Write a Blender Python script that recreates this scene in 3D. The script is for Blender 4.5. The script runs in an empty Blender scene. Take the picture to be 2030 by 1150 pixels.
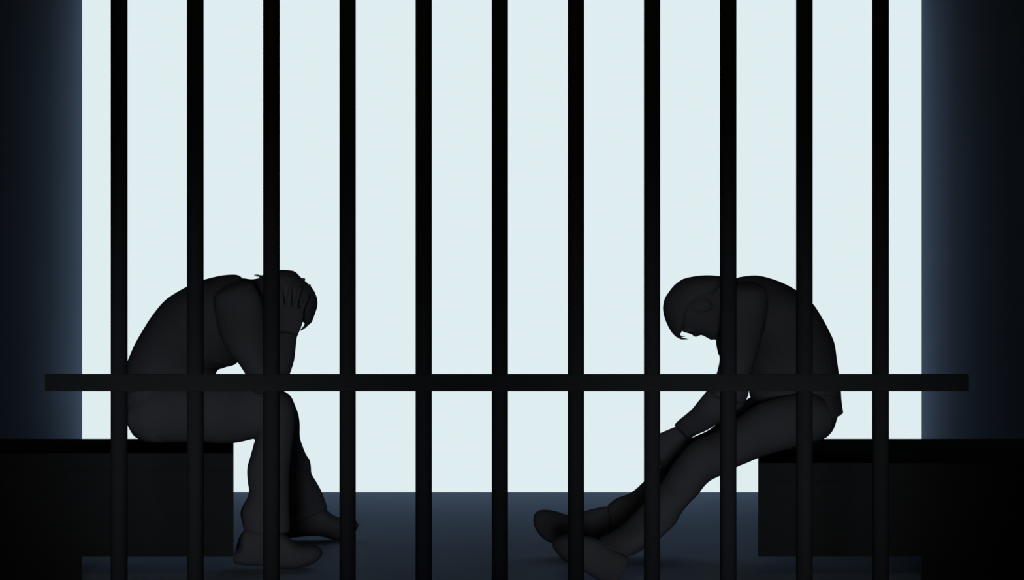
import bpy, bmesh, math, random
from mathutils import Vector, Matrix

random.seed(4)
S = bpy.context.scene
COL = S.collection
F = 2800.0          # focal length in pixels of the 2030 px wide frame
H = 0.669           # eye height above the cell floor
CX, CY = 1015.0, 690.0


def W(px, py, D):
    """point seen at (px, py) standing D metres into the room"""
    return Vector(((px - CX) * D / F, D, H - (py - CY) * D / F))


# ------------------------------------------------------------ materials
def mat(name, rgb, rough=0.9, spec=0.1, noise=0.06, scale=14.0, bump=0.0):
    m = bpy.data.materials.new(name)
    m.use_nodes = True
    nt = m.node_tree
    b = nt.nodes['Principled BSDF']
    tc = nt.nodes.new('ShaderNodeTexCoord')
    nz = nt.nodes.new('ShaderNodeTexNoise')
    nz.inputs['Scale'].default_value = scale
    nz.inputs['Detail'].default_value = 5
    nt.links.new(tc.outputs['Object'], nz.inputs['Vector'])
    rp = nt.nodes.new('ShaderNodeValToRGB')
    rp.color_ramp.elements[0].position = 0.3
    rp.color_ramp.elements[1].position = 0.7
    rp.color_ramp.elements[0].color = tuple(c * (1 - noise) for c in rgb) + (1,)
    rp.color_ramp.elements[1].color = tuple(c * (1 + noise) for c in rgb) + (1,)
    nt.links.new(nz.outputs['Fac'], rp.inputs['Fac'])
    nt.links.new(rp.outputs['Color'], b.inputs['Base Color'])
    b.inputs['Roughness'].default_value = rough
    b.inputs['Specular IOR Level'].default_value = spec
    if bump:
        bp = nt.nodes.new('ShaderNodeBump')
        bp.inputs['Strength'].default_value = bump
        bp.inputs['Distance'].default_value = 0.004
        nt.links.new(nz.outputs['Fac'], bp.inputs['Height'])
        nt.links.new(bp.outputs['Normal'], b.inputs['Normal'])
    return m


M_floor = mat('blue_grey_concrete', (0.112, 0.150, 0.228), 0.95, 0.0, 0.02, 3.0)
M_wall = mat('blue_grey_plaster', (0.104, 0.142, 0.216), 0.95, 0.0, 0.02, 3.0)
M_ceil = mat('dark_ceiling_paint', (0.03, 0.035, 0.045), 0.95, 0.0, 0.03, 3.0)
M_iron = mat('black_iron', (0.0050, 0.0058, 0.0076), 0.8, 0.0, 0.05, 40.0)
M_bench = mat('black_bench_paint', (0.0070, 0.0080, 0.0098), 0.9, 0.0, 0.05, 30.0)
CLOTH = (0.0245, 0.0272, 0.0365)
M_shirt = mat('dark_shirt_cloth', CLOTH, 1.0, 0.0, 0.03, 60.0, 0.12)
M_trou = mat('dark_trouser_cloth', CLOTH, 1.0, 0.0, 0.03, 80.0, 0.12)
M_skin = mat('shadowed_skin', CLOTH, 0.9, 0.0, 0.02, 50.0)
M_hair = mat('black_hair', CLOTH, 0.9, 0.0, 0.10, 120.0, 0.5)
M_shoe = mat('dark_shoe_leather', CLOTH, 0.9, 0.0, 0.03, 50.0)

M_win = bpy.data.materials.new('lit_frosted_window')
M_win.use_nodes = True
nt = M_win.node_tree
nt.nodes.clear()
em = nt.nodes.new('ShaderNodeEmission')
em.inputs['Color'].default_value = (0.737, 0.847, 0.871, 1)
em.inputs['Strength'].default_value = 1.0
mo = nt.nodes.new('ShaderNodeOutputMaterial')
nt.links.new(em.outputs[0], mo.inputs[0])


# ------------------------------------------------------------ mesh helpers
def link(name, bm, m, parent=None, smooth=False, origin=None):
    bmesh.ops.recalc_face_normals(bm, faces=bm.faces)
    me = bpy.data.meshes.new(name)
    if origin is not None:
        bmesh.ops.translate(bm, verts=bm.verts, vec=-Vector(origin))
    bm.to_mesh(me)
    bm.free()
    return link_mesh(name, me, m, parent, smooth, origin)


def link_mesh(name, me, m, parent=None, smooth=False, origin=None):
    me.materials.clear()
    me.materials.append(m)
    if smooth:
        for p in me.polygons:
            p.use_smooth = True
    o = bpy.data.objects.new(name, me)
    COL.objects.link(o)
    if origin is not None:
        o.location = origin
    if parent is not None:
        o.parent = parent
        if origin is None:
            o.matrix_parent_inverse = Matrix.Translation(-parent.location)
    return o


def add_box(bm, x0, x1, y0, y1, z0, z1, bevel=0.0):
    b2 = bmesh.new()
    vs = [b2.verts.new(p) for p in ((x0, y0, z0), (x1, y0, z0), (x1, y1, z0), (x0, y1, z0),
                                    (x0, y0, z1), (x1, y0, z1), (x1, y1, z1), (x0, y1, z1))]
    for f in ((3, 2, 1, 0), (4, 5, 6, 7), (0, 1, 5, 4), (1, 2, 6, 5), (2, 3, 7, 6), (3, 0, 4, 7)):
        b2.faces.new([vs[i] for i in f])
    if bevel:
        bmesh.ops.bevel(b2, geom=b2.edges[:], offset=bevel, segments=2, affect='EDGES')
    merge(bm, b2)


def merge(bm, b2):
    me = bpy.data.meshes.new('tmp')
    b2.to_mesh(me)
    b2.free()
    bm.from_mesh(me)
    bpy.data.meshes.remove(me)


def add_prism(bm, poly, z0, z1, bevel=0.0):
    b2 = bmesh.new()
    lo = [b2.verts.new((x, y, z0)) for x, y in poly]
    hi = [b2.verts.new((x, y, z1)) for x, y in poly]
    n = len(poly)
    b2.faces.new(lo[::-1])
    b2.faces.new(hi)
    for i in range(n):
        b2.faces.new((lo[i], lo[(i + 1) % n], hi[(i + 1) % n], hi[i]))
    if bevel:
        bmesh.ops.bevel(b2, geom=b2.edges[:], offset=bevel, segments=2, affect='EDGES')
    merge(bm, b2)


def cr(p0, p1, p2, p3, t):
    return 0.5 * ((2 * p1) + (p2 - p0) * t + (2 * p0 - 5 * p1 + 4 * p2 - p3) * t * t
                  + (3 * p1 - p0 - 3 * p2 + p3) * t ** 3)


def skin_rings(bm, rings, n=24, power=1.0):
    """rings of (centre, e1, e2): elliptical sections lofted into a closed tube"""
    rows = []
    for c, e1, e2 in rings:
        row = []
        for k in range(n):
            a = 2 * math.pi * k / n
            ca, sa = math.cos(a), math.sin(a)
            if power != 1.0:
                ca = math.copysign(abs(ca) ** power, ca)
                sa = math.copysign(abs(sa) ** power, sa)
            row.append(bm.verts.new(c + e1 * ca + e2 * sa))
        rows.append(row)
    for r0, r1 in zip(rows, rows[1:]):
        for k in range(n):
            bm.faces.new((r0[k], r0[(k + 1) % n], r1[(k + 1) % n], r1[k]))
    for row, c in ((rows[0], rings[0][0]), (rows[-1], rings[-1][0])):
        v = bm.verts.new(c)
        for k in range(n):
            bm.faces.new((row[k], row[(k + 1) % n], v))


def loft(bm, data, sub=3, scale=1.0, shrink=0.0, n=24, power=1.0):
    """data: rows (ax, ay, bx, by, D, half_depth): the two edge points of a
    section as seen, its distance into the room and its half width in depth"""
    r = [tuple(float(v) for v in d) for d in data]
    out = []
    for i in range(len(r) - 1):
        p0, p1, p2, p3 = r[max(i - 1, 0)], r[i], r[i + 1], r[min(i + 2, len(r) - 1)]
        for s in range(sub):
            t = s / sub
            out.append([cr(p0[k], p1[k], p2[k], p3[k], t) for k in range(6)])
    out.append(list(r[-1]))
    rings = []
    for ax, ay, bx, by, D, hd in out:
        a, b = W(ax, ay, D), W(bx, by, D)
        c = (a + b) / 2
        e1 = (b - a) / 2
        L = max(e1.length, 1e-5)
        k = max(scale - shrink / L, 0.25) if (shrink or scale != 1) else 1.0
        hd2 = max(hd * scale - shrink, hd * 0.25)
        rings.append((c, e1 * k, Vector((0, hd2, 0))))
    skin_rings(bm, rings, n, power)


def tube(bm, pts, radii, n=10, flat=1.0, flat_axis=None):
    """round tube along 3-D points with rounded ends"""
    pts = [Vector(p) for p in pts]
    ps, rs = [], []
    d0 = (pts[0] - pts[1]).normalized()
    d1 = (pts[-1] - pts[-2]).normalized()
    for a in (0.98, 0.8, 0.45):
        ps.append(pts[0] + d0 * radii[0] * a)
        rs.append(radii[0] * math.sqrt(max(1 - a * a, 0.01)))
    ps += pts
    rs += list(radii)
    for a in (0.45, 0.8, 0.98):
        ps.append(pts[-1] + d1 * radii[-1] * a)
        rs.append(radii[-1] * math.sqrt(max(1 - a * a, 0.01)))
    rings = []
    up = None
    for i, p in enumerate(ps):
        t = (ps[min(i + 1, len(ps) - 1)] - ps[max(i - 1, 0)]).normalized()
        if up is None:
            up = Vector((0, 1, 0)) if abs(t.y) < 0.9 else Vector((1, 0, 0))
        u = (up - t * up.dot(t)).normalized()
        v = t.cross(u)
        up = u
        rings.append((p, u * rs[i], v * rs[i]))
    skin_rings(bm, rings, n)


def ball(bm, c, rx, ry, rz, rot=None, seg=16):
    mt = Matrix.Translation(Vector(c)) @ (rot or Matrix()) @ Matrix.Diagonal((rx, ry, rz, 1))
    bmesh.ops.create_uvsphere(bm, u_segments=seg, v_segments=seg // 2 + 2, radius=1.0, matrix=mt)


def fuse(bm, voxel, smooth_it=4, factor=0.5):
    """overlapping closed volumes fused into one continuous skin"""
    bmesh.ops.recalc_face_normals(bm, faces=bm.faces)
    me = bpy.data.meshes.new('tmp')
    bm.to_mesh(me)
    bm.free()
    o = bpy.data.objects.new('tmp', me)
    COL.objects.link(o)
    r = o.modifiers.new('r', 'REMESH')
    r.mode = 'VOXEL'
    r.voxel_size = voxel
    if smooth_it:
        s = o.modifiers.new('s', 'SMOOTH')
        s.iterations = smooth_it
        s.factor = factor
    dg = bpy.context.evaluated_depsgraph_get()
    new = bpy.data.meshes.new_from_object(o.evaluated_get(dg))
    bpy.data.objects.remove(o)
    bpy.data.meshes.remove(me)
    return new


def fused(name, bm, voxel, m, parent=None, smooth_it=4, factor=0.5, origin=None):
    me = fuse(bm, voxel, smooth_it, factor)
    if origin is not None:
        me.transform(Matrix.Translation(-Vector(origin)))
    return link_mesh(name, me, m, parent, True, origin)


def tag(o, label=None, cat=None, group=None, kind=None):
    if label:
        o['label'] = label
    if cat:
        o['category'] = cat
    if group:
        o['group'] = group
    if kind:
        o['kind'] = kind
    return o


# ------------------------------------------------------------ the cell
D_BACK = F * H / (976 - CY)            # where the floor meets the window
CEIL = 2.36
XL = (163 - CX) * D_BACK / F
XR = (1827 - CX) * D_BACK / F
SIDE = 2.62

bm = bmesh.new()
add_box(bm, -SIDE - 0.2, SIDE + 0.2, -1.6, D_BACK + 0.1, -0.15, 0.0)
tag(link('floor', bm, M_floor), kind='structure')
bm = bmesh.new()
add_box(bm, -SIDE - 0.2, SIDE + 0.2, 1.6, D_BACK + 0.1, CEIL, CEIL + 0.15)
tag(link('ceiling', bm, M_ceil), kind='structure')
bm = bmesh.new()
add_box(bm, XL - 0.01, XR + 0.01, D_BACK, D_BACK + 0.03, 0.0, CEIL)
tag(link('window_1', bm, M_win), kind='structure')


def side_wall(name, edge_px, sgn):
    """wall whose end beside the window is rounded and flared to make the light fade outward"""
    u_s = [0, 16, 33, 68, 113, 163, 203]
    s_s = [0.04, 0.28, 0.47, 0.74, 0.87, 0.94, 0.985]    # how far the surface has turned to the room
    x, y = (edge_px - CX) * D_BACK / F, D_BACK
    prof = [(x, D_BACK + 0.03), (x, y)]
    steps = 60
    for i in range(steps):
        u = 203 * (i + 0.5) / steps
        for k in range(len(u_s) - 1):
            if u_s[k] <= u <= u_s[k + 1]:
                t = (u - u_s[k]) / (u_s[k + 1] - u_s[k])
                sn = s_s[k] + t * (s_s[k + 1] - s_s[k])
        # move along the tangent until the sight line has advanced one step
        cs = math.sqrt(1 - sn * sn)
        px_target = edge_px + sgn * 203 * (i + 1) / steps
        q = (px_target - CX) / F
        # (x + sgn*sn*a) = q * (y - cs*a)
        a = (q * y - x) / (sgn * sn + q * cs)
        x += sgn * sn * a
        y -= cs * a
        prof.append((x, y))
    prof += [(sgn * SIDE, y - 0.01), (sgn * SIDE, 1.6), (sgn * (SIDE + 0.2), 1.6),
             (sgn * (SIDE + 0.2), D_BACK + 0.03)]
    bm = bmesh.new()
    add_prism(bm, prof, 0.0, CEIL)
    tag(link(name, bm, M_wall), kind='structure')


side_wall('wall_left', 163, -1)
side_wall('wall_right', 1827, 1)

# ------------------------------------------------------------ cell bars
D_BAR = 2.9
kb = D_BAR / F
g = bpy.data.objects.new('cell_bars', None)
COL.objects.link(g)
g.location = ((991 - CX) * kb, D_BAR, 0)
tag(g, 'black iron cell bars, eleven uprights joined by one long crossbar', 'prison bars')
bar0 = None
rb = 16.2 * kb
for i in range(11):
    x = (236.2 + 150.93 * i - CX) * kb
    if bar0 is None:
        bm = bmesh.new()
        bmesh.ops.create_cone(bm, cap_ends=True, segments=32, radius1=rb, radius2=rb, depth=CEIL,
                              matrix=Matrix.Translation((0, 0, CEIL / 2)))
        bar0 = link('vertical_bar', bm, M_iron, None, False)
        for p in bar0.data.polygons:
            p.use_smooth = len(p.vertices) == 4
        b = bar0
    else:
        b = bar0.copy()
        COL.objects.link(b)
    b.parent = g
    b.location = (x - g.location.x, 0, 0)
bm = bmesh.new()
add_box(bm, (95 - CX) * kb, (1915 - CX) * kb, D_BAR - rb - 0.004, D_BAR + rb + 0.004,
        H - (775 - CY) * kb, H - (742 - CY) * kb, 0.0012)
link('crossbar', bm, M_iron, g)

# ------------------------------------------------------------ benches
D_F = 4.07
ZB = 0.365


def bench(px_end, px_leg, sgn, label, ZB):
    D_R = F * (H - ZB) / (870 - CY)
    xe_f = (px_end - CX) * D_F / F
    xe_r = (px_end - CX) * D_R / F
    xl = (px_leg - CX) * D_F / F
    xo = sgn * 2.3
    z_low = H - (1104 - CY) * D_F / F
    o = bpy.data.objects.new('bench', None)
    COL.objects.link(o)
    o.location = ((xl + xe_f) / 2, (D_F + D_R) / 2, 0)
    tag(o, label, 'bench', 'black benches facing each other')
    bm = bmesh.new()
    add_prism(bm, [(xo, D_F), (xe_f, D_F), (xe_r, D_R), (xo, D_R)], ZB - 0.05, ZB, 0.003)
    link('seat', bm, M_bench, o)
    bm = bmesh.new()
    t = (xe_r - xe_f) * 0.04 / (D_R - D_F)
    add_prism(bm, [(xo, D_F), (xe_f, D_F), (xe_f + t, D_F + 0.04), (xo, D_F + 0.04)], z_low, ZB - 0.05)
    link('front_panel', bm, M_bench, o)
    bm = bmesh.new()
    xlr = xl * (D_R - 0.06) / D_F
    tl = (xlr - xl) * 0.042 / (D_R - 0.06 - D_F)
    add_prism(bm, [(xo, D_F), (xl, D_F), (xlr, D_R - 0.06), (xo, D_R - 0.06)], 0.0, z_low)
    add_prism(bm, [(xo, D_F + 0.042), (xl + tl, D_F + 0.042), (xlr, D_R - 0.06), (xo, D_R - 0.06)], z_low, ZB - 0.05)
    link('support', bm, M_bench, o)


bench(463, 163, -1, 'black block bench on the left under the person facing right', 0.365)
bench(1503, 1827, 1, 'black block bench on the right under the person with outstretched legs', 0.337)


# ------------------------------------------------------------ hands
def hand(bm, wrist, d, nrm, thumb_side, curl=(0.3, 0.35, 0.3), spread=0.09, size=1.0, thumb_in=0.5):
    """palm, four unequal fingers with knuckle bends and a thumb from the palm's side"""
    d = Vector(d).normalized()
    nrm = Vector(nrm)
    nrm = (nrm - d * nrm.dot(d)).normalized()
    lat = d.cross(nrm).normalized() * thumb_side        # towards the thumb
    w = Vector(wrist)
    s = size
    rings = []
    for t, hw, ht in ((-0.03, 0.025, 0.02), (0.0, 0.027, 0.02), (0.02, 0.033, 0.019), (0.05, 0.041, 0.0175),
                      (0.08, 0.043, 0.015), (0.098, 0.040, 0.012), (0.104, 0.032, 0.008)):
        rings.append((w + d * t * s, lat * hw * s, nrm * ht * s))
    skin_rings(bm, rings, 18)
    for i, (off, L, r, st) in enumerate(((0.031, 0.074, 0.0086, 0.094), (0.0105, 0.083, 0.0088, 0.098),
                                         (-0.0105, 0.077, 0.0085, 0.096), (-0.031, 0.060, 0.0076, 0.089))):
        p = w + d * st * s + lat * off * s
        dirv = (d + lat * spread * (1.2, 0.4, -0.4, -1.3)[i]).normalized()
        pts = [p - dirv * 0.02 * s, p]
        rr = [r * s, r * s]
        ang = 0.0
        for j, fr in enumerate((0.45, 0.30, 0.25)):
            ang += curl[j] * (1.0, 1.05, 1.1, 1.15)[i]
            dv = dirv * math.cos(ang) + nrm * math.sin(ang)
            mid = pts[-1] + dv * L * s * fr * 0.5
            end = pts[-1] + dv * L * s * fr
            pts += [mid, end]
            rr += [r * s * (0.97 - 0.07 * j), r * s * (0.95 - 0.08 * j)]
        tube(bm, pts, rr, 10)
    p = w + d * 0.022 * s + lat * 0.026 * s
    t1 = (d * 0.62 + lat * 0.72 + nrm * 0.3).normalized()
    t2 = (d * 0.85 + lat * (0.5 - thumb_in) + nrm * thumb_in).normalized()
    tube(bm, [p, p + t1 * 0.035 * s, p + t1 * 0.045 * s + t2 * 0.022 * s, p + t1 * 0.045 * s + t2 * 0.048 * s],
         [0.013 * s, 0.0115 * s, 0.0100 * s, 0.0085 * s], 10)


def strand(bm, pts, D, r, taper=0.8):
    """a tapering lock of hair through the seen points"""
    n = len(pts)
    P = [W(x, y, D + 0.004 * i) for i, (x, y) in enumerate(pts)]
    R = [r * (1 - taper * i / (n - 1)) for i in range(n)]
    tube(bm, P, R, 8)


VOX = 0.0045


def shoe(parent, data, sole_shift, sole_px, sub=4):
    bm = bmesh.new()
    loft(bm, data, sub, power=0.85)
    o = fused('shoe', bm, 0.004, M_shoe, parent, 3)
    # sole: a thin layer following the lower edge, a little wider than the upper
    bm = bmesh.new()
    rows = []
    for ax, ay, bx, by, D, hd in data[1:-1]:
        L = math.hypot(bx - ax, by - ay)
        ux, uy = (ax - bx) / L, (ay - by) / L
        k = min(sole_px, L * 0.45)
        rows.append((bx + ux * k, by + uy * k, bx, by, D, hd * 0.9 + 0.003))
    loft(bm, rows, sub, power=0.6)
    link('sole', bm, M_shoe, o, True).matrix_parent_inverse = Matrix.Translation(-parent.location)
    return o


def person(origin, label, torso, neck_head, arms, legs, hands, feats, hair_rows, locks, shoes):
    """arms / legs: lists of lofts; hands: argument tuples"""
    bm = bmesh.new()
    loft(bm, torso, 3, 1.0, 0.012, 28)
    loft(bm, neck_head, 4, 1.0, 0.0, 28)
    for a in arms:
        loft(bm, a, 3, 1.0, 0.010)
    for l in legs['body']:
        loft(bm, l, 3, 1.0, 0.012)
    for h in hands:
        hand(bm, *h[0], **h[1])
    for f in feats:
        f(bm)
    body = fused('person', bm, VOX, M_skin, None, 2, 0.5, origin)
    tag(body, label, 'person', 'people sitting on the benches')
    bm = bmesh.new()
    loft(bm, torso, 3, n=32)
    for a in arms:
        loft(bm, a, 3)
    fused('shirt', bm, VOX, M_shirt, body, 5)
    bm = bmesh.new()
    for l in legs['cloth']:
        loft(bm, l, 3)
    fused('trousers', bm, VOX, M_trou, body, 5)
    bm = bmesh.new()
    for rows in hair_rows:
        loft(bm, rows, 3)
    for lk in locks:
        strand(bm, *lk)
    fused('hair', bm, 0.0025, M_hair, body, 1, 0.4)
    for s in shoes:
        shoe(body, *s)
    return body


def rows(pts, Ds, hds):
    """edge points with distances and half depths spread evenly from key values"""
    def interp(keys, t):
        x = t * (len(keys) - 1)
        i = min(int(x), len(keys) - 2)
        return keys[i] + (keys[i + 1] - keys[i]) * (x - i)
    n = len(pts)
    return [tuple(p) + (interp(Ds, i / (n - 1)), interp(hds, i / (n - 1))) for i, p in enumerate(pts)]


# ------------------------------------------------------------ the person on the left
BD = 4.5
torso = [
    (264, 851, 420, 805, BD, .168), (249, 812, 424, 772, BD, .166), (245, 770, 424, 748, BD, .162),
    (252.5, 728, 429, 734, BD, .162), (262, 702, 438, 731.5, BD, .168), (274, 676.5, 449, 727.5, BD, .176),
    (289, 651.5, 460, 725.5, BD, .188), (306, 625.5, 469, 719, BD, .198), (333, 594, 482, 706, BD, .205),
    (370, 570.5, 497, 690, BD, .200), (403, 556, 508, 672, BD, .175), (427, 549, 512, 655, BD, .145),
    (446, 545.3, 514, 642, BD, .115), (463, 544.3, 515, 630, BD, .09), (472.5, 545.3, 513, 622, BD, .075),
    (478, 549.8, 510, 612, BD, .068)]
neck_head = [
    (450, 560, 490, 640, BD, .06), (478, 551.5, 506, 640, BD, .058), (500, 553.5, 514, 644, BD, .056),
    (522, 549, 522, 652, BD, .066), (540, 543, 538, 656, BD, .074), (556, 539, 556, 657, BD, .077),
    (572, 540, 573, 652, BD, .077), (586, 544, 587, 645, BD, .075), (599, 556, 600, 639, BD, .07),
    (611, 568, 611, 636, BD, .06), (619, 581, 618, 627, BD, .046), (624, 594, 624, 612, BD, .022)]
hair_L = [[
    (518, 547, 520, 575, BD, .045), (530, 542, 530, 595, BD, .072), (542, 538, 543, 606, BD, .079),
    (556, 535, 558, 614, BD, .082), (571, 535.7, 574, 622, BD, .083), (585, 538.6, 588, 632, BD, .081),
    (598, 551.5, 600, 638, BD, .076), (611, 562.5, 609, 644, BD, .066), (618.5, 570.5, 616, 641, BD, .056),
    (624, 580.3, 620.5, 630, BD, .045), (627.5, 590, 626, 615, BD, .028), (628.6, 599, 628.4, 604, BD, .010)]]
locks_L = [
    ([(540, 548), (521, 549), (510, 545.5), (501, 545.2)], BD - .02, .006),
    ([(536, 556), (522, 553), (512, 553)], BD - .01, .006),
    ([(536, 552), (520, 550.5), (506, 548)], BD + .02, .005),
    ([(586, 552), (595, 556), (602, 554)], BD - .02, .0085, .35),
    ([(600, 568), (608, 569), (613.8, 566)], BD - .02, .0075, .35),
    ([(610, 628), (611, 637), (606.5, 645), (602, 650), (596, 655)], BD - .01, .0100, .75),
    ([(613, 628), (615, 637), (610, 644)], BD + .02, .006),
    ([(610, 630), (607, 641), (603.5, 646)], BD + .03, .004)]
near_upper = rows([(448, 566, 486, 557), (434, 577, 500, 560), (425, 592, 507, 570), (428, 625, 520, 598), (438, 668, 527, 640), (455, 701, 533, 680),
                   (471.5, 718.5, 540, 704), (487, 742, 552, 728), (500, 766, 566, 748), (512, 782, 572, 768)],
                  [4.36, 4.33, 4.31, 4.30, 4.30], [.030, .064, .062, .060, .054])
far_upper = rows([(450, 568, 486, 559), (438, 580, 500, 563), (430, 594, 508, 574), (436, 630, 518, 605), (448, 675, 526, 645), (462, 700, 532, 680),
                  (474, 718.5, 538, 704), (489, 742, 550, 728), (502, 766, 562, 748), (514, 782, 568, 768)],
                 [4.65, 4.68, 4.70, 4.72, 4.72], [.030, .064, .062, .060, .054])
near_fore = rows([(500, 778, 566, 768), (508, 756, 571, 752), (516, 738, 575, 740), (526, 717, 582.5, 717),
                  (533, 697, 585.3, 697.3), (540, 677, 587.3, 678), (545, 658, 589.8, 661)],
                 [4.30, 4.34, 4.385], [.052, .048, .036])
far_fore = rows([(500, 778, 562, 768), (503, 756, 568, 752), (506, 738, 573, 740), (510, 717, 580, 717),
                 (516, 697, 583, 698), (526, 680, 585, 682), (536, 668, 587, 672)],
                [4.72, 4.67, 4.62], [.052, .048, .036])
near_leg = rows([(262, 800, 268, 858), (280, 775, 282, 869.5), (300, 762, 298, 874.7), (345, 754, 343, 877.4),
                 (403, 751, 403, 877), (440, 751, 437, 879.8), (478, 752, 470, 877.5), (518, 756, 494, 872.3),
                 (560, 776, 507.5, 869.5), (580, 801, 504.5, 879), (584, 835, 501, 891), (581, 868, 496, 907.6),
                 (577, 900, 491.5, 923), (574, 930, 490.3, 937), (573, 960, 492.3, 960), (573, 975, 494.4, 973),
                 (573, 990, 489, 989.5), (573, 1008, 479, 1007), (574, 1024, 477, 1021.5), (574.5, 1040, 481, 1039),
                 (575, 1056, 484, 1052)],
                [4.41, 4.38, 4.34, 4.30, 4.29], [.075, .088, .082, .066, .062, .060])
far_leg = rows([(265, 800, 272, 850), (300, 764, 300, 868), (345, 754, 343, 870), (403, 751, 403, 872),
                (440, 750, 440, 873), (480, 750, 478, 871), (520, 755, 500, 867), (562, 775, 511, 868),
                (576, 785, 512, 874), (584.5, 803, 513, 884), (591, 820, 514, 893), (594, 840, 516, 902),
                (594.3, 866, 520, 916), (600, 885, 525, 930), (607, 902, 530, 942), (614, 912, 533, 950),
                (616.5, 925, 536, 960), (617.8, 940, 541, 972), (628, 957, 549, 988), (637, 973.5, 557, 1004),
                (644, 991, 563, 1022), (649.8, 1009, 570, 1042)],
               [4.59, 4.62, 4.74, 4.84, 4.91], [.075, .088, .082, .066, .062, .060])
pelvis_L = rows([(246, 782, 380, 752), (249, 815, 385, 790), (258, 840, 388, 835), (270, 861, 385, 862),
                 (285, 870.5, 375, 874)], [BD, BD], [.165, .175, .165, .13])
foot_n = rows([(548, 1000, 500, 1000), (548, 1050, 492, 1055), (556, 1075, 486, 1100)], [4.29, 4.29], [.04, .036])
foot_n2 = rows([(480, 1075, 480, 1108), (520, 1070, 520, 1114), (560, 1078, 560, 1118), (600, 1090, 600, 1116),
                (622, 1094, 622, 1108)], [4.29, 4.29], [.03, .04, .038, .02])
foot_f = rows([(618, 985, 575, 1000), (632, 1012, 585, 1035), (640, 1025, 592, 1052)], [4.92, 4.92], [.04, .036])
foot_f2 = rows([(584, 1030, 584, 1058), (620, 1022, 620, 1058), (655, 1032, 655, 1060), (690, 1040, 690, 1058)],
               [4.92, 4.92], [.03, .04, .038, .02])


def feats_L(bm):
    # nose, brow, lips, eyes and ears of a face turned to the floor
    tube(bm, [W(578, 648, BD), W(563, 664, BD), W(556, 660, BD)], [.009, .012, .009])
    for s in (-1, 1):
        ball(bm, W(582, 640, BD + s * .033), .013, .012, .010)
        ball(bm, W(583, 646, BD + s * .03), .02, .018, .006)
        ball(bm, W(552, 606, BD + s * .079), .032, .009, .019)
    tube(bm, [W(541, 655, BD - .02), W(540, 659, BD), W(541, 655, BD + .02)], [.006, .008, .006])
    ball(bm, W(525, 648, BD), .02, .022, .014)


shoes_L = [
    ([(463.5, 1107, 463.5, 1110, 4.29, .008), (467.5, 1094, 466, 1116, 4.29, .026), (471.5, 1077, 473, 1119, 4.29, .033),
      (477, 1060, 484, 1120.5, 4.29, .036), (492, 1046, 500, 1121.5, 4.29, .037), (522, 1044, 521, 1122.5, 4.29, .038),
      (554, 1052, 550, 1126, 4.29, .042), (573, 1066.5, 574, 1127, 4.29, .046), (592, 1079.3, 595, 1125.2, 4.29, .047),
      (613, 1080.5, 613, 1120.5, 4.29, .044), (627, 1082.5, 627, 1113.5, 4.29, .036),
      (636, 1089, 636, 1104, 4.29, .022), (638.8, 1095, 638.8, 1098, 4.29, .007)], 0, 10),
    ([(556, 1040, 556, 1045, 4.92, .008), (560, 1020, 560, 1062, 4.92, .028), (575, 1008, 575, 1066, 4.92, .034),
      (600, 1000, 600, 1064, 4.92, .037), (632, 1002, 620, 1062, 4.92, .039), (648, 1011.5, 640, 1064, 4.92, .042),
      (657, 1020, 657, 1068.5, 4.92, .046), (673, 1027, 673, 1069.5, 4.92, .047), (690, 1028.5, 690, 1064.5, 4.92, .044),
      (703, 1031, 703, 1055, 4.92, .032), (708.5, 1036, 708.5, 1048, 4.92, .018), (710.3, 1041, 710.3, 1043, 4.92, .006)], 0, 8)]

hands_L = [
    ((W(568.5, 674, 4.388), W(585, 560, 4.400) - W(568.5, 674, 4.388), (0.1, 1, 0), 1),
     dict(curl=(.12, .16, .2), spread=.16, thumb_in=.25)),
    ((W(558, 676, 4.612), W(574, 560, 4.600) - W(558, 676, 4.612), (0.1, -1, 0), -1),
     dict(curl=(.12, .16, .2), spread=.16, thumb_in=.25))]
person((-0.95, BD, ZB),
       'dark-clothed person hunched on the left bench, head in hands, elbows on knees, facing right',
       torso, neck_head, [near_upper, far_upper, near_fore, far_fore],
       dict(body=[near_leg, far_leg, pelvis_L, foot_n, foot_n2, foot_f, foot_f2],
            cloth=[near_leg, far_leg, pelvis_L]),
       hands_L, [feats_L], hair_L, locks_L, shoes_L)

# ------------------------------------------------------------ the person on the right
torso = [
    (1667.5, 817, 1540, 848, BD, .17), (1667, 808, 1515, 815, BD, .168), (1665.3, 792, 1491, 792, BD, .165),
    (1664.2, 773, 1486, 773, BD, .162), (1660.5, 742, 1484, 745, BD, .162), (1656.2, 712.5, 1480, 725, BD, .170),
    (1651, 680, 1476, 712, BD, .180), (1640.5, 656.5, 1472, 702, BD, .190), (1626, 630, 1468, 693, BD, .200),
    (1606, 600, 1462, 685, BD, .205), (1579, 578, 1452, 675, BD, .200), (1555.5, 564, 1444, 668, BD, .180),
    (1535.5, 555.2, 1438, 660, BD, .155), (1516, 549, 1434, 650, BD, .125), (1499, 546, 1431, 638, BD, .10),
    (1484, 546.8, 1430, 628, BD, .085), (1472, 548.2, 1430, 618, BD, .075), (1462, 550, 1432, 606, BD, .068)]
neck_head = [
    (1495, 556, 1450, 640, BD, .06), (1462, 551, 1438, 655, BD, .058), (1440, 551, 1426, 668, BD, .056),
    (1424, 550, 1420, 671, BD, .062), (1412, 549.5, 1411, 674, BD, .068), (1402, 549, 1400, 668.5, BD, .074),
    (1390, 549.5, 1389, 664, BD, .077), (1377, 551.5, 1377, 664, BD, .077), (1360, 556, 1361, 660, BD, .075),
    (1348, 562, 1351, 656, BD, .07), (1336, 573, 1340, 650, BD, .06), (1327, 586, 1330, 638, BD, .046),
    (1320, 604, 1321, 620, BD, .022)]
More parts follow.
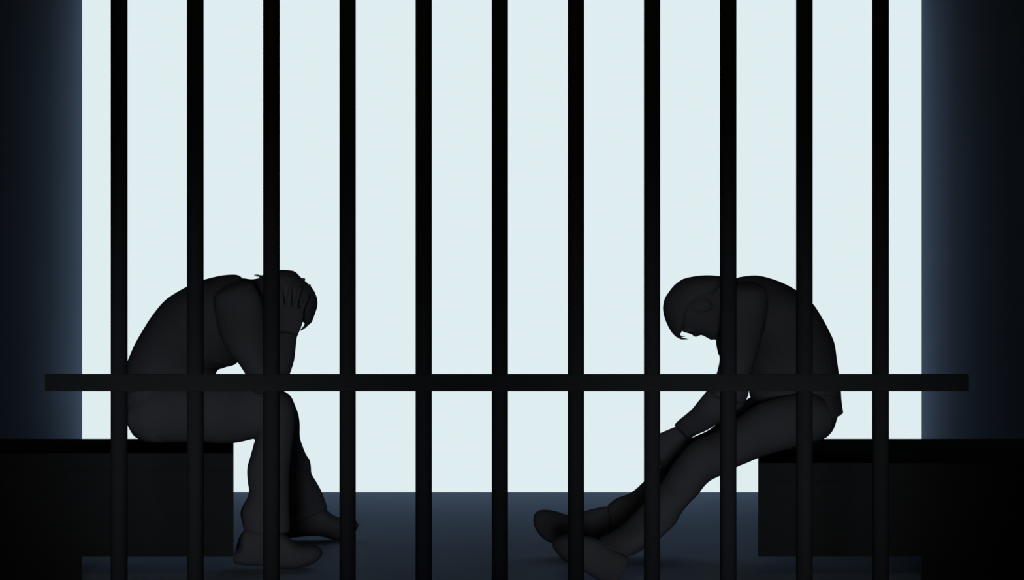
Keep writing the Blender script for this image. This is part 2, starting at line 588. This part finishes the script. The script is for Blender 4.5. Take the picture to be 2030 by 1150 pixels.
hair_R = [[
    (1428, 548, 1424, 575, BD, .045), (1414, 546.2, 1412, 590, BD, .072), (1397, 545.8, 1396, 602, BD, .079),
    (1377.5, 547.6, 1378, 612, BD, .082), (1358, 551.6, 1362, 630, BD, .083), (1348.2, 556.4, 1352, 655, BD, .081),
    (1336, 566.2, 1343, 669, BD, .074), (1326.3, 578.4, 1332, 659, BD, .062), (1319.3, 589, 1323, 643, BD, .046),
    (1316, 600, 1317.5, 628, BD, .028), (1314.8, 609, 1315, 614, BD, .010)]]
locks_R = [
    ([(1340, 655), (1342, 666), (1350, 671), (1357, 672), (1364.5, 672.2)], BD - .01, .006, .7),
    ([(1342, 655), (1346, 665), (1352, 668), (1358, 667)], BD + .02, .005, .7),
    ([(1336, 650), (1340, 661), (1347, 667)], BD + .01, .009),
    ([(1405, 553), (1420, 549.5), (1432, 547.5), (1440, 549)], BD - .02, .005),
    ([(1405, 560), (1420, 560.5), (1432, 556)], BD - .01, .006)]
near_upper = rows([(1462, 561, 1500, 562), (1448, 567, 1514, 569), (1440, 580, 1521, 584), (1433, 612, 1520, 618), (1430, 655, 1512, 662), (1427, 690, 1503, 695),
                   (1427.5, 712, 1496, 720), (1420.5, 742, 1486, 750), (1411, 762, 1484, 779), (1408, 785, 1472, 800)],
                  [4.36, 4.33, 4.31, 4.29, 4.29], [.030, .064, .062, .060, .054])
far_upper = rows([(1462, 563, 1498, 564), (1448, 569, 1510, 571), (1440, 582, 1516, 586), (1430, 612, 1512, 618), (1425, 655, 1504, 662), (1422.5, 690, 1496, 695),
                  (1427, 712, 1490, 720), (1420.5, 742, 1480, 750), (1411, 762, 1476, 775), (1408, 785, 1468, 792)],
                 [4.65, 4.68, 4.70, 4.71, 4.71], [.030, .064, .062, .060, .054])
near_fore = rows([(1432, 738, 1484, 782), (1416, 755, 1472, 806), (1401, 775, 1452, 820), (1383.5, 796.5, 1434, 833),
                  (1373, 809.7, 1416, 844.5), (1360.5, 821, 1398, 855), (1346, 832.5, 1378, 863.5), (1336, 842.5, 1366, 873)],
                 [4.29, 4.33, 4.42], [.054, .048, .035])
far_fore = rows([(1432, 738, 1482, 780), (1416, 755, 1470, 803), (1402, 775, 1450, 816), (1384.5, 796.5, 1430, 829),
                 (1374, 810, 1412, 841), (1361.5, 821.5, 1396, 851), (1347, 833, 1377, 862), (1337, 843, 1366, 872)],
                [4.71, 4.67, 4.58], [.054, .048, .035])
far_leg = rows([(1625, 785, 1640, 862), (1590, 774, 1611, 874), (1540, 774, 1562, 879), (1487, 788, 1512, 883),
                (1445, 820, 1470, 905), (1410, 850, 1432, 934), (1380, 864.5, 1402, 952), (1352, 877, 1374, 978), (1336, 895, 1362, 990),
                (1322, 911.5, 1350, 1000), (1309, 926.5, 1332, 1015), (1292, 942, 1316, 1030), (1276, 955, 1298, 1046),
                (1258.5, 971.5, 1278, 1060), (1240, 981.5, 1258, 1070), (1226, 986, 1242, 1078), (1215.5, 992, 1230, 1084),
                (1203.5, 1003, 1214, 1084)],
               [4.59, 4.60, 4.62, 4.58, 4.55], [.075, .088, .080, .066, .062, .060])
near_leg = rows([(1630, 790, 1645, 858), (1600, 778, 1625, 872.5), (1550, 786, 1579, 886.5), (1505, 800, 1541, 896),
                 (1465, 826, 1504, 907.5), (1430, 848, 1482, 917), (1405, 862, 1460, 926), (1388, 868, 1428, 943),
                 (1364, 884, 1408, 952.5), (1335, 920, 1394.5, 965), (1315, 952, 1383, 981), (1298, 972, 1371.5, 992),
                 (1280, 992, 1354.5, 1011.5), (1264, 1012, 1345, 1028), (1250, 1026, 1338, 1040), (1238, 1038, 1323.5, 1053.5),
                 (1226, 1048, 1308.5, 1066.5), (1206, 1058, 1276, 1088), (1190, 1066, 1258, 1098.5), (1182, 1072, 1248, 1102)],
                [4.36, 4.26, 4.15, 4.06, 3.99], [.075, .088, .080, .066, .062, .060])
pelvis_R = rows([(1662, 785, 1520, 770), (1660, 812, 1515, 800), (1654, 835, 1515, 845), (1648, 851, 1520, 868),
                 (1636, 864.5, 1535, 880)], [BD, BD], [.165, .175, .165, .13])
foot_n = rows([(1214, 1066, 1252, 1088), (1200, 1078, 1238, 1106), (1192, 1090, 1230, 1130)], [3.985, 3.975], [.026, .03])
foot_n2 = rows([(1226, 1115, 1208, 1148), (1195, 1090, 1175, 1132), (1160, 1075, 1140, 1115), (1125, 1072, 1112, 1096)],
               [3.975, 3.975], [.03, .04, .038, .02])
foot_f = rows([(1232, 990, 1252, 1070), (1208, 1010, 1222, 1080), (1188, 1020, 1200, 1085)], [4.55, 4.55], [.04, .036])
foot_f2 = rows([(1210, 1045, 1208, 1090), (1170, 1030, 1168, 1092), (1130, 1030, 1128, 1082), (1080, 1028, 1080, 1058)],
               [4.55, 4.55], [.03, .04, .038, .02])


def feats_R(bm):
    tube(bm, [W(1366, 655, BD), W(1380, 664.5, BD), W(1388, 660, BD)], [.007, .0085, .007])
    for s in (-1, 1):
        ball(bm, W(1366, 652, BD + s * .033), .013, .012, .010)
        ball(bm, W(1364, 657, BD + s * .03), .018, .018, .005)
        ball(bm, W(1392, 606, BD + s * .079), .032, .009, .019)
    tube(bm, [W(1401, 664, BD - .02), W(1401, 666, BD), W(1401, 664, BD + .02)], [.005, .006, .005])
    ball(bm, W(1411, 668, BD), .011, .02, .010)
    # stubble and the folds of the throat
    tube(bm, [W(1428, 668, BD - .01), W(1425, 680, BD - .01), W(1429, 700, BD)], [.012, .010, .010])


shoes_R = [
    ([(1094.8, 1078, 1095.2, 1081, 3.975, .008), (1102, 1068, 1096.8, 1087, 3.975, .022), (1114, 1062, 1102, 1094, 3.975, .034),
      (1130, 1059, 1111, 1105, 3.975, .043), (1150, 1060, 1126, 1117, 3.975, .046), (1170, 1064, 1157, 1133, 3.975, .044),
      (1188, 1070, 1181, 1148, 3.975, .040), (1212, 1084, 1200, 1158, 3.975, .037), (1236, 1098, 1213, 1161, 3.975, .035),
      (1246, 1106, 1222, 1158, 3.975, .031), (1242, 1113.5, 1226, 1149, 3.975, .024), (1233, 1122, 1227, 1138, 3.975, .010)], 0, 10),
    ([(1057, 1029, 1057, 1033, 4.55, .008), (1059.5, 1020, 1059.5, 1044.5, 4.55, .020), (1063.5, 1015.3, 1065, 1055, 4.55, .030),
      (1072, 1011.4, 1074, 1065.5, 4.55, .039), (1084, 1011, 1084, 1073, 4.55, .045), (1098, 1013, 1096, 1078, 4.55, .047),
      (1113, 1017.3, 1112, 1084, 4.55, .045), (1126, 1020.5, 1125, 1090, 4.55, .042), (1158, 1013.6, 1155, 1098, 4.55, .039),
      (1181, 1007.6, 1184, 1101, 4.55, .037), (1204, 1004, 1210, 1100, 4.55, .035), (1216, 1015, 1222, 1092, 4.55, .030),
      (1226, 1040, 1228, 1075, 4.55, .014)], 0, 9)]
hands_R = [
    ((W(1351, 859.5, 4.44), W(1304, 896, 4.47) - W(1351, 859.5, 4.44), (-0.1, 1, -0.2), 1),
     dict(size=1.04, curl=(.7, .75, .5), spread=.05, thumb_in=.55)),
    ((W(1351, 860.5, 4.56), W(1304, 897, 4.53) - W(1351, 860.5, 4.56), (-0.1, -1, -0.2), -1),
     dict(size=1.04, curl=(.7, .75, .5), spread=.05, thumb_in=.55))]
person((1.0, BD, ZB),
       'dark-clothed person slumped on the right bench, legs stretched out, hands between knees, facing left',
       torso, neck_head, [near_upper, far_upper, near_fore, far_fore],
       dict(body=[near_leg, far_leg, pelvis_R, foot_n, foot_n2, foot_f, foot_f2],
            cloth=[near_leg, far_leg, pelvis_R]),
       hands_R, [feats_R], hair_R, locks_R, shoes_R)

# ------------------------------------------------------------ light
w = bpy.data.worlds.new('World')
S.world = w
w.use_nodes = True
w.node_tree.nodes['Background'].inputs['Color'].default_value = (0.02, 0.022, 0.026, 1)
w.node_tree.nodes['Background'].inputs['Strength'].default_value = 0.2

def lamp(name, kind, loc, power, col, radius, aim=None, cone=None, blend=0.4):
    l = bpy.data.lights.new(name, kind)
    l.energy = power
    l.color = col
    l.shadow_soft_size = radius
    if cone:
        l.spot_size = math.radians(cone)
        l.spot_blend = blend
    o = bpy.data.objects.new(name, l)
    COL.objects.link(o)
    o.location = loc
    if aim:
        o.rotation_euler = (Vector(aim) - Vector(loc)).to_track_quat('-Z', 'Y').to_euler()
    return o


# added unseen fill lights: two low spots on the people, one warm one overhead
lamp('front_fill_spot', 'SPOT', (-0.45, -0.4, 0.38), 590.0, (1.0, 0.95, 0.86), 0.34, (-0.76, 4.5, 0.42), 17.0)
lamp('front_fill_spot', 'SPOT', (0.26, -0.4, 0.38), 590.0, (1.0, 0.95, 0.86), 0.34, (0.57, 4.5, 0.40), 17.0)
lamp('overhead_fill', 'POINT', (0.0, 1.0, 1.75), 30.0, (1.0, 0.80, 0.42), 0.12)  # invented source, added to lift the bars out of black

# ------------------------------------------------------------ camera
cam = bpy.data.cameras.new('camera')
cam.sensor_width = 36.0
cam.lens = F / 2030.0 * 36.0
cam.shift_y = (CY - 575.0) / 2030.0
cam.clip_start = 0.05
co = bpy.data.objects.new('camera', cam)
COL.objects.link(co)
co.location = (0, 0, H)
co.rotation_euler = (math.pi / 2, 0, 0)
S.camera = co

S.view_settings.view_transform = 'Standard'
S.view_settings.look = 'None'
S.view_settings.exposure = 0.0
S.view_settings.gamma = 1.0
S.view_settings.use_curve_mapping = False
